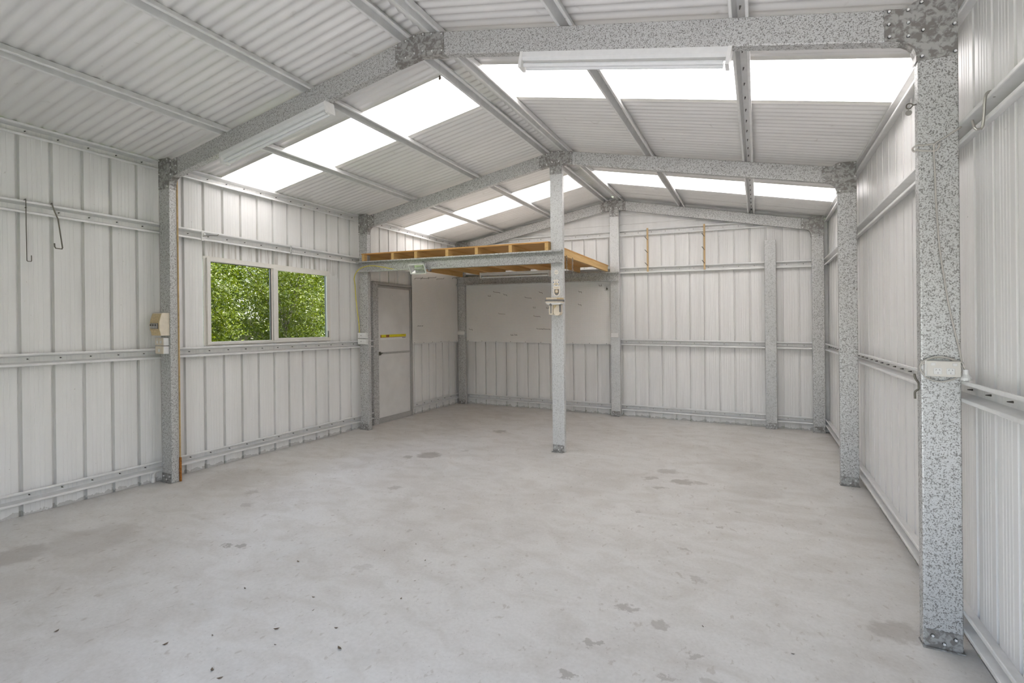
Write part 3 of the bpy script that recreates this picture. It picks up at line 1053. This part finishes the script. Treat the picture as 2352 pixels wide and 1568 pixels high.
for z0, z1, n, lb in ((1.315, 1.388, 2, 'white double outlet box directly below the switchboard'), (1.235, 1.309, 1, 'white junction box, lowest of the boxes on the switchboard column')):
    o = thing('outlet_box', (.065, -.025, z0), lb, 'outlet box')
    mk('box_body', box(.004, .131, -.052, -.0015, z0, z1, .003), M['whitepl'], o)
    fpz = mk('cover_plate', box(.006, .129, -.056, -.0522, z0 + .001, z1 - .001, .002), M['cream'], o)
    for k in range(n):
        cx = .067 if n == 1 else .042 + .05 * k
        mk('socket', box(cx - .014, cx + .014, -.0585, -.0562, (z0 + z1) / 2 - .018, (z0 + z1) / 2 + .010, .002), M['whitepl'], fpz)
        if n == 2: mk('switch', box(cx - .009, cx + .009, -.059, -.0562, z1 - .018, z1 - .008, .002), M['whitepl'], fpz)
for z0, z1, lb in ((1.318, 1.400, 'white outlet box, upper of the pair on the door-side column'), (1.232, 1.313, 'white outlet box, lower of the pair on the door-side column')):
    o = thing('outlet_box', (.08, Y2 - .02, z0), lb, 'outlet box')
    mk('box_body', box(.004, .150, Y2 - .045, Y2 - .0015, z0, z1, .004), M['whitepl'], o)
    mk('cover_plate', box(.006, .148, Y2 - .050, Y2 - .0452, z0 + .002, z1 - .002, .003), M['whitepl'], o)
    mk('pilot', disc((.065, Y2 - .0502, z0 + .042), X, Z, .006, .003, 10), M['grey'], o)
o = thing('outlet_box', (.073, Y3 - .02, 1.322), 'white outlet box on the corner column between the two pegboards', 'outlet box')
mk('box_body', box(-.004, .148, Y3 - .032, Y3 - .0015, 1.322, 1.392, .003), M['whitepl'], o)
mk('cover_plate', box(-.002, .146, Y3 - .037, Y3 - .0322, 1.324, 1.390, .002), M['whitepl'], o)
o = thing('outlet_box', (3.055, Y3 - .02, 1.320), 'white outlet box on the end wall post at the pegboard edge', 'outlet box')
mk('box_body', box(2.990, 3.122, Y3 - .032, Y3 - .0015, 1.320, 1.398, .003), M['whitepl'], o)
mk('cover_plate', box(2.992, 3.120, Y3 - .037, Y3 - .0322, 1.322, 1.396, .002), M['whitepl'], o)

gp = thing('power_outlet', (6.0, -.025, 1.302), 'cream double power outlet framed by a coiled cord on the near column', 'power outlet')
mk('box_body', box(5.934, 6.066, -.034, -.0015, 1.301, 1.376, .004), M['whitepl'], gp)
cp = mk('cover_plate', box(5.938, 6.066, -.043, -.0342, 1.302, 1.375, .003), M['ivory'], gp)
for k, sx in enumerate((5.979, 6.027)):
    so = mk('socket', box(sx - .0155, sx + .0155, -.0455, -.0432, 1.313, 1.343, .002), M['whitepl'], cp)
    for dx, a in ((-.006, .5), (.006, -.5)):
        pass
for sx in (5.979, 6.027):
    for dx, dz, tl in ((-.0065, .006, .55), (.0065, .006, -.55), (0, -.008, 0)):
        c = Vector((sx + dx, -.0457, 1.328 + dz))
        u = Vector((math.sin(tl), 0, math.cos(tl))) * .0032
        v = Vector((math.cos(tl), 0, -math.sin(tl))) * .0009
        mk('pin_slot', ([tuple(c + u + v), tuple(c + u - v), tuple(c - u - v), tuple(c - u + v)], [(0, 1, 2, 3)]), M['ink'], cp)
for sx in (5.962, 6.043): mk('switch', box(sx - .009, sx + .009, -.0465, -.0432, 1.353, 1.367, .002), M['whitepl'], cp)

# extension cord: tied round the column high up, runs down, loops the outlet, ends in a plug
cd = thing('extension_cord', (6.0, -.015, 1.30), 'grey flex tied round the near column and looped about the power outlet', 'cord')
yk = -.0075
p = [(6.083, .04, 2.478), (6.081, yk, 2.468), (6.02, yk, 2.428), (5.985, yk, 2.404), (5.981, yk, 2.372), (5.984, yk, 2.28), (5.987, yk, 2.156), (5.998, yk, 1.928), (6.014, yk, 1.78), (6.032, yk, 1.639),
     (6.056, yk, 1.50), (6.071, yk, 1.42), (6.078, -.018, 1.345)]
mk('run', tube(curve_pts(p, 6), .0042, 8), M['cord'], cd, smooth=True)
p = [(5.985, yk, 2.404), (5.94, yk, 2.405), (5.915, -.008, 2.406), (5.905, .02, 2.402), (5.912, .03, 2.390), (5.918, -.006, 2.384), (5.95, yk, 2.376), (5.985, yk, 2.373), (6.0, -.010, 2.385), (6.002, -.012, 2.402)]
mk('tie', tube(curve_pts(p, 6), .0042, 8), M['cord'], cd, smooth=True)
loop = []
for k in range(0, 34):
    a = math.radians(20) + 2 * math.pi * k / 24
    ex = 1.0 + .03 * math.sin(k * .9)
    loop.append((5.997 + .079 * ex * math.cos(a), -.012 - .012 * (k / 33), 1.340 + .058 * ex * math.sin(a) - .004))
loop += [(6.060, -.03, 1.375), (6.078, -.03, 1.352), (6.084, -.028, 1.340)]
mk('loop', tube(curve_pts(loop, 3), .0040, 8), M['cord'], cd, smooth=True)
pg = mk('plug', join(disc((6.086, -.028, 1.316), X, Y, .012, .022, 16, .011), disc((6.088, -.028, 1.300), X, Y, .021, .016, 16, .011), disc((6.088, -.028, 1.288), X, Y, .022, .012, 16, .021)), M['whitepl'], cd, smooth=False)
mk('pin', join(box(6.078, 6.082, -.031, -.025, 1.272, 1.288), box(6.093, 6.097, -.031, -.025, 1.272, 1.288)), M['bolt'], pg)

# yellow cord at the door-side column
yy = Y2 - .070
p = [(.70, Y2 - .045, 2.278), (.627, Y2 - .05, 2.292), (.479, yy, 2.322), (.285, yy, 2.348), (.14, yy, 2.333), (.029, yy, 2.283), (-.030, yy, 2.182), (-.034, Y2 - .05, 2.092), (-.030, Y2 - .04, 1.908), (-.008, Y2 - .035, 1.70), (.012, Y2 - .03, 1.53), (.020, Y2 - .03, 1.402)]
tag(mk('yellow_flex', tube(curve_pts(p, 6), .0055, 8), M['yellow'], smooth=True), 'yellow cord arching off the loft beam down to the outlet boxes', 'cord')

# tan conduit strip behind the near window-side column, with a rusty foot
st = thing('conduit_strip', (.156, FL + .012, 0), 'thin tan strip with a rusty foot along the window-side column', 'strip')
mk('strip', box(.150, .164, FL + .004, FL + .016, .235, 2.915, .002), M['tan'], st)
mk('rusty_foot', box(.147, .169, FL + .003, FL + .018, .002, .235, .003), M['rust'], st)
# elbow of white pipe at its foot
pp = thing('pipe_elbow', (-.042, -.06, 0), 'short white plastic pipe elbow at the foot of the window-side column', 'pipe')
mk('collar', disc((-.042, -.06, .001), X, Y, .018, .045, 16), M['whitepl'], pp)
mk('bend', tube(curve_pts([(-.042, -.06, .045), (-.042, -.057, .075), (-.038, -.045, .095), (-.036, -.02, .104)], 5), .0135, 12), M['whitepl'], pp, smooth=True)

# ------------------------------------------------------------------ wire hooks on girts and columns


def hook(name, pts, r, mat, label, cat='hook', group=None):
    return tag(mk(name, tube(pts, r, 8), M[mat]), label, cat, group)


hook('wire_hook', curve_pts([(-.020, -1.02, 2.47), (-.018, -1.022, 2.492), (.004, -1.022, 2.499), (.012, -1.021, 2.480), (.010, -1.02, 2.30)], 4) + [Vector((.010, -1.018, 2.018)), Vector((.012, -1.014, 2.012)), Vector((.020, -.996, 2.012)), Vector((.022, -.994, 2.018)), Vector((.022, -.994, 2.06))],
     .0032, 'wire', 'long straight wire hook hanging on the upper girt of the window wall')
hook('wire_hook', curve_pts([(-.020, -.845, 2.47), (-.018, -.846, 2.495), (.006, -.850, 2.503), (.014, -.850, 2.485), (.010, -.835, 2.44), (.010, -.812, 2.38)], 4) + [Vector((.012, -.785, 2.15)), Vector((.014, -.79, 2.138)), Vector((.016, -.832, 2.138)), Vector((.018, -.840, 2.15)), Vector((.018, -.842, 2.178))],
     .0050, 'wire', 'thick kinked wire hook hanging on the upper girt of the window wall')
hook('wire_hook', curve_pts([(W + .018, -.355, 2.47), (W + .014, -.355, 2.495), (W - .006, -.355, 2.490), (W - .012, -.352, 2.462), (W - .010, -.335, 2.41), (W - .010, -.322, 2.372)], 4) + [Vector((W - .014, -.318, 2.360)), Vector((W - .030, -.322, 2.357)), Vector((W - .038, -.322, 2.366)), Vector((W - .043, -.318, 2.398))],
     .0055, 'galvwire', 'bent wire hook hanging on the upper girt of the socket-side wall')
hook('double_hook', curve_pts([(W - CW - .020, .028, 1.306), (W - CW - .016, .028, 1.285), (W - CW - .004, .028, 1.262), (W - CW - .003, .028, 1.245), (W - CW - .004, .028, 1.232), (W - CW - .017, .028, 1.218), (W - CW - .018, .028, 1.185)], 4),
     .0048, 'wire', 'rusty double-ended hook on the near column beside the power outlet')
eh = thing('eye_hook', (5.90, .03, 2.58), 'wire eye hook with a round metal tag on the near column', 'hook')
mk('hook_wire', tube(curve_pts([(W - CW, .03, 2.617), (W - CW - .012, .03, 2.616), (W - CW - .024, .03, 2.625), (W - CW - .038, .03, 2.622), (W - CW - .040, .03, 2.606), (W - CW - .028, .03, 2.600), (W - CW - .018, .03, 2.610), (W - CW - .012, .03, 2.618)], 5), .0028, 6), M['wire'], eh)
mk('round_tag', join(disc((5.893, .03, 2.580), X, Z, .0135, .003, 20), tube([(5.893, .03, 2.592), (5.890, .03, 2.606)], .0028, 6)), M['galvwire'], eh)
cl = thing('girt_clip', (.006, .432, 2.385), 'white clip with a wire prong on the upper girt beside the window', 'clip')
mk('clip_plate', join(box(.0005, .006, .418, .446, 2.386, 2.482, .001), box(.006, .018, .436, .456, 2.445, 2.465, .002)), M['whitepl'], cl)
mk('prong', tube([(.006, .43, 2.432), (.05, .47, 2.440), (.11, .52, 2.446), (.12, .525, 2.458)], .003, 6), M['wire'], cl)
cl = thing('girt_clip', (.006, 1.567, 2.385), 'small plain clip across the upper girt above the window', 'clip')
mk('clip_plate', box(.0005, .005, 1.556, 1.578, 2.388, 2.490, .001), M['galv_plain'], cl)
mk('screw', join(disc((.005, 1.567, 2.47), Y, Z, .004, .002, 8), disc((.005, 1.567, 2.405), Y, Z, .004, .002, 8)), M['screw'], cl)

# ------------------------------------------------------------------ chains under the loft edge


def chain(x, y, ztop, n, label):
    c = thing('hanging_chain', (x, y, ztop - n * .026), label, 'chain', 'chains under the loft edge')
    mk('ring_screw', join(tube([(x, y, ztop), (x, y, ztop - .012)], .003, 6)), M['dark'], c)
    me = None
    for k in range(n):
        zc = ztop - .024 - k * .024
        pts = []
        for j in range(13):
            a = 2 * math.pi * j / 12
            pts.append((.010 * math.cos(a), 0, .017 * math.sin(a)))
        if me is None:
            V, Fc = tube(pts, .0028, 6)
            me = bpy.data.meshes.new('link'); me.from_pydata([tuple(v) for v in V], [], Fc); me.materials.append(M['galvwire'])
        inst('link', me, (x, y, zc), c, (0, 0, (math.pi / 2) * (k % 2) + .5))


chain(2.965, 3.36, 2.435, 9, "chain hanging from the loft's edge joist, nearer the free-standing post")
chain(2.965, 3.60, 2.435, 10, "chain hanging from the loft's edge joist, farther from the free-standing post")
chain(2.925, 2.80, 2.415, 4, 'short chain hanging behind the loft beam at the post')

# ------------------------------------------------------------------ stickers and lantern on the free-standing post
yb = Y2 - .0015
s = tag(mk('round_sticker', disc((3.034, yb, 2.160), X, Z, .0255, .003, 28), M['pale']), 'small round white sticker, topmost on the free-standing post', 'sticker')
for a, b, c, d in ((3.016, 2.158, 3.028, 2.162), (3.038, 2.166, 3.054, 2.160), (3.026, 2.150, 3.044, 2.154)):
    mk('print_mark', plate([(a, b), (c, d - .003), (c, d + .003), (a, b + .006)], yb - .0036, yb - .0031), M['rim'], s)
s = tag(mk('round_sticker', disc((3.030, yb, 2.037), X, Z, .040, .0016, 32), M['pale']), 'round white sticker with blue edging and a gold band on the free-standing post', 'sticker')
for a0, a1 in ((160, 190), (-10, 20), (255, 285)):
    P = [(3.030 + r * math.cos(math.radians(a)), 2.037 + r * math.sin(math.radians(a))) for r, seq in ((.036, range(a0, a1 + 1, 6)), (.027, range(a1, a0 - 1, -6))) for a in seq]
    mk('print_mark', plate(P, yb - .0022, yb - .0017), M['blue'], s)
P = [(3.002, 2.020), (3.030, 2.024), (3.058, 2.020), (3.060, 2.012), (3.030, 2.016), (3.000, 2.012)][::-1]
mk('print_mark', plate(P, yb - .0022, yb - .0017), M['gold'], s)
mk('print_mark', plate([(3.021, 2.028), (3.038, 2.028), (3.030, 2.058)], yb - .0022, yb - .0017), M['rim'], s)
mk('print_mark', plate([(3.024, 2.068), (3.032, 2.068), (3.030, 2.074), (3.024, 2.074)], yb - .0022, yb - .0017), M['blue'], s)
sh = lambda w, zt, zm, zb2, cx: [(cx - w, zt), (cx + w, zt), (cx + w, zm), (cx + w * .86, zm - (zm - zb2) * .45), (cx + w * .5, zm - (zm - zb2) * .8), (cx, zb2), (cx - w * .5, zm - (zm - zb2) * .8), (cx - w * .86, zm - (zm - zb2) * .45), (cx - w, zm)]
s = tag(mk('shield_badge', plate(sh(.044, 1.996, 1.915, 1.872, 3.036), yb - .002, yb), M['pale']), 'cream shield-shaped badge with a dark crest on the free-standing post', 'badge')
mk('crest', plate(sh(.030, 1.956, 1.918, 1.882, 3.036), yb - .0026, yb - .0021), M['grey'], s)
mk('crest_seal', disc((3.036, yb - .0027, 1.932), X, Z, .021, .0006, 20), M['gold'], s)
mk('crest_inner', disc((3.036, yb - .0034, 1.932), X, Z, .015, .0004, 20), M['cream'], s)
mk('print_letter', join(plate([(3.010, 1.968), (3.012, 1.968), (3.0155, 1.983), (3.0135, 1.983)], yb - .0026, yb - .0021), plate([(3.019, 1.968), (3.021, 1.968), (3.0155, 1.983), (3.0135, 1.983)], yb - .0026, yb - .0021),
                        plate([(3.012, 1.973), (3.019, 1.973), (3.019, 1.975), (3.012, 1.975)], yb - .0026, yb - .0021)), M['gold'], s)
for k in range(5):
    mk('print_letter', plate([(3.024 + k * .0078, 1.969), (3.029 + k * .0078, 1.969), (3.029 + k * .0078, 1.9775), (3.024 + k * .0078, 1.9775)], yb - .0026, yb - .0021), M['gold'], s)
tag(mk('wall_card', plate([(2.992, 1.800), (3.078, 1.800), (3.078, 1.858), (2.992, 1.858)], yb - .003, yb), M['pale']), 'small cream card on the post behind the lantern', 'card')

la = thing('wall_lantern', (3.03, Y2 - .07, 1.64), 'cream plastic rechargeable lantern with a dark band hung on the free-standing post', 'lantern')


def head(w0, w1, z0, z1, yf, ybk, ch):
    P = [(2.935 + w0, yf), (3.085, yf), (3.085 + ch, yf + .05), (3.085 + ch, ybk), (2.935 + w0, ybk)]
    return extr(P, (0, 0, z0), X, Y, Z, z1 - z0)


ly = Y2 - .125
mk('head', head(.006, 0, 1.790, 1.806, ly, Y2 - .01, .046), M['cream'], la)
mk('band', head(0, 0, 1.806, 1.829, ly - .004, Y2 - .008, .05), M['grey'], la)
mk('lid', head(.008, 0, 1.829, 1.850, ly + .006, Y2 - .012, .042), M['tanpl'], la)
mk('lid_print', box(2.952, 3.080, ly + .0045, ly + .0055, 1.832, 1.846), M['cream'], la)
mk('underside', extr([(2.941, 1.790), (3.131, 1.790), (3.118, 1.772), (3.030, 1.766), (2.966, 1.768)], (0, ly + .006, 0), X, Z, Y, .10), M['whitepl'], la)
gr = mk('grip', box(2.972, 3.022, ly + .018, Y2 - .012, 1.648, 1.772, .006), M['cream'], la)
mk('grip_inlay', box(2.992, 3.008, ly + .0165, ly + .0178, 1.664, 1.752, .0), M['grey'], gr)
mk('button', disc((3.000, ly + .0175, 1.766), X, Z, .0155, .012, 18), M['grey'], la)
bowl = [(3.026, 1.768), (3.110, 1.768), (3.110, 1.668), (3.104, 1.652), (3.085, 1.641), (3.060, 1.639), (3.040, 1.650), (3.028, 1.668)][::-1]
mk('lamp_body', extr(bowl, (0, ly + .03, 0), X, Z, Y, .08), M['cream'], la)
mk('lamp_cavity', extr([(3.032, 1.762), (3.072, 1.762), (3.034, 1.715)][::-1], (0, ly + .0285, 0), X, Z, Y, .001), M['tanpl'], la)
mk('clip', box(3.101, 3.119, ly + .018, ly + .05, 1.680, 1.766, .003), M['grey'], la)

# ------------------------------------------------------------------ dead leaf caught on a cobweb thread below the ridge
cw = thing('cobweb_leaf', (3.018, .30, 3.40), 'dead leaf dangling on a cobweb thread below the ridge', 'leaf')
mk('thread', tube([(3.018, .30, 3.60), (3.017, .30, 3.44)], .0006, 4), M['galvwire'], cw)
mk('leaf', ([(3.012, .30, 3.452), (3.024, .298, 3.446), (3.030, .302, 3.425), (3.016, .30, 3.412), (3.004, .302, 3.424), (3.014, .290, 3.432)], [(0, 1, 5), (1, 2, 5), (2, 3, 5), (3, 4, 5), (4, 0, 5)]), M['leafdry'], cw)

# ------------------------------------------------------------------ dry leaves on the slab
rnd = random.Random(5)
LV = [(3.017, -1.256, .05), (2.645, -1.574, .05), (2.053, -1.742, .045), (3.416, -1.239, .06), (1.151, .813, .03), (.527, .679, .03), (4.885, 1.839, .02), (2.526, -.669, .045),
      (2.78, -1.43, .03), (3.10, -1.62, .045), (3.02, -1.60, .05), (3.18, -1.78, .05), (2.52, -1.05, .035), (3.05, -1.05, .03), (2.95, -.95, .035), (3.28, -1.12, .035), (3.12, -1.35, .03),
      (1.62, -1.02, .035), (2.92, -.30, .03), (3.05, -.12, .03), (3.25, -.30, .03), (3.35, -.55, .03), (3.40, -.75, .035), (2.50, .15, .03), (2.85, .55, .03), (5.60, 1.2, .025), (5.35, -.35, .03), (4.95, -.30, .03)]
for (x, y, s) in LV:
    s *= .62
    a = rnd.uniform(0, 6.28)
    ca, sa = math.cos(a), math.sin(a)
    V = []
    for (u, v, h) in ((-.5, 0, .16), (-.15, .2, .03), (.2, .16, .03), (.5, 0, .22), (.2, -.16, .10), (-.15, -.2, .08), (0, 0, .02)):
        V.append((x + (u * ca - v * sa) * s, y + (u * sa + v * ca) * s, .0015 + h * s))
    tag(mk('dry_leaf', (V, [(0, 1, 6), (1, 2, 6), (2, 3, 6), (3, 4, 6), (4, 5, 6), (5, 0, 6)]), M['leafdry']), 'small curled dry leaf on the concrete floor', 'leaf', 'dry leaves on the floor')

# ------------------------------------------------------------------ bushes outside the window
rnd = random.Random(11)


def bush(name, cx, cy, rx, ry, z0, z1, n, ls, mat, label, group):
    r = thing(name, (cx, cy, -.25), label, 'tree', group)
    V, Fc = [], []
    for i in range(n):
        if i % 28 == 0:                      # leaves grow in sprays around twig ends
            while True:
                a, b, c = rnd.uniform(-1, 1), rnd.uniform(-1, 1), rnd.uniform(-1, 1)
                if .12 < a * a + b * b + c * c < .92: break
            hub = Vector((cx + a * rx, cy + b * ry, (z0 + z1) / 2 + c * (z1 - z0) / 2))
            axis = Vector((a + .4, b, c + .3)).normalized()
        p = hub + axis * rnd.uniform(-.16, .16) + Vector((rnd.gauss(0, .055), rnd.gauss(0, .055), rnd.gauss(0, .045)))
        d = Vector((rnd.gauss(0, 1) + a * .8, rnd.gauss(0, 1), rnd.gauss(0, .7) - .1)).normalized()
        nrm = (Vector((rnd.gauss(0, .6), rnd.gauss(0, .6), 1)) + Vector((.3, .2, 0))).normalized()
        sd = d.cross(nrm)
        if sd.length < 1e-3: continue
        sd.normalize()
        nn = sd.cross(d)
        s = ls * rnd.uniform(.65, 1.25)
        k = len(V)
        V += [tuple(p), tuple(p + d * s * .38 + sd * s * .19 + nn * s * .05), tuple(p + d * s), tuple(p + d * s * .38 - sd * s * .19 + nn * s * .05), tuple(p + d * s * .5 - nn * s * .03)]
        Fc += [(k, k + 1, k + 4), (k + 1, k + 2, k + 4), (k + 2, k + 3, k + 4), (k + 3, k, k + 4)]
    mk('foliage', (V, Fc), M[mat], r, kind='stuff')
    mk('trunk', tube([(cx, cy, -.28), (cx + .04, cy, .5), (cx, cy + .06, z0 + (z1 - z0) * .5)], .03, 8), M['bark'], r)
    for i in range(6):
        a = rnd.uniform(0, 6.28)
        q = Vector((cx + math.cos(a) * rx * .75, cy + math.sin(a) * ry * .75, z0 + (z1 - z0) * rnd.uniform(.45, .9)))
        s0 = Vector((cx, cy + .04, z0 + (z1 - z0) * .3))
        mk('branch', tube(curve_pts([s0, (s0 + q) / 2 + Vector((0, 0, .12)), q], 4), .009, 6), M['bark'], r)


gp_ = 'shrubs outside the window'
bush('leafy_shrub', -1.85, 1.40, .60, .76, .7, 2.75, 15000, .056, 'leaf1', 'bright leafy shrub close to the fixed pane of the sliding window', gp_)
bush('leafy_shrub', -2.10, 3.25, .78, .85, .5, 3.1, 19000, .056, 'leaf1', 'bright leafy shrub seen through the sliding pane', gp_)
bush('leafy_shrub', -3.85, 2.55, .75, 1.05, .2, 3.7, 24000, .068, 'leaf_shade', 'shrub in shade-darkened leaf colour behind the bright ones outside the window', gp_)
bush('leafy_shrub', -3.55, 5.25, 1.15, 1.35, .2, 3.9, 24000, .068, 'leaf1', 'tall yellow-green shrub farther along outside the window', gp_)
bush('leafy_shrub', -6.05, 3.9, 1.1, 1.9, .2, 4.8, 30000, .15, 'leaf_shade', 'tall tree in shade-darkened leaf colour behind the shrubs outside the window', gp_)
bush('leafy_shrub', -6.05, 7.6, 1.1, 1.6, .2, 4.8, 28000, .15, 'leaf_shade', 'tall tree in shade-darkened leaf colour beyond the yellow-green shrub outside', gp_)
fe = thing('added_backing_fence', (-7.8, 4, -.3), 'added paling fence backing the trees outside the window', 'fence')  # added backing that blocks sky behind the foliage
for k in range(40):
    mk('paling', box(-7.82, -7.78, -2 + k * .36, -2 + k * .36 + .345, -.3, 1.6), M['fence'], fe)
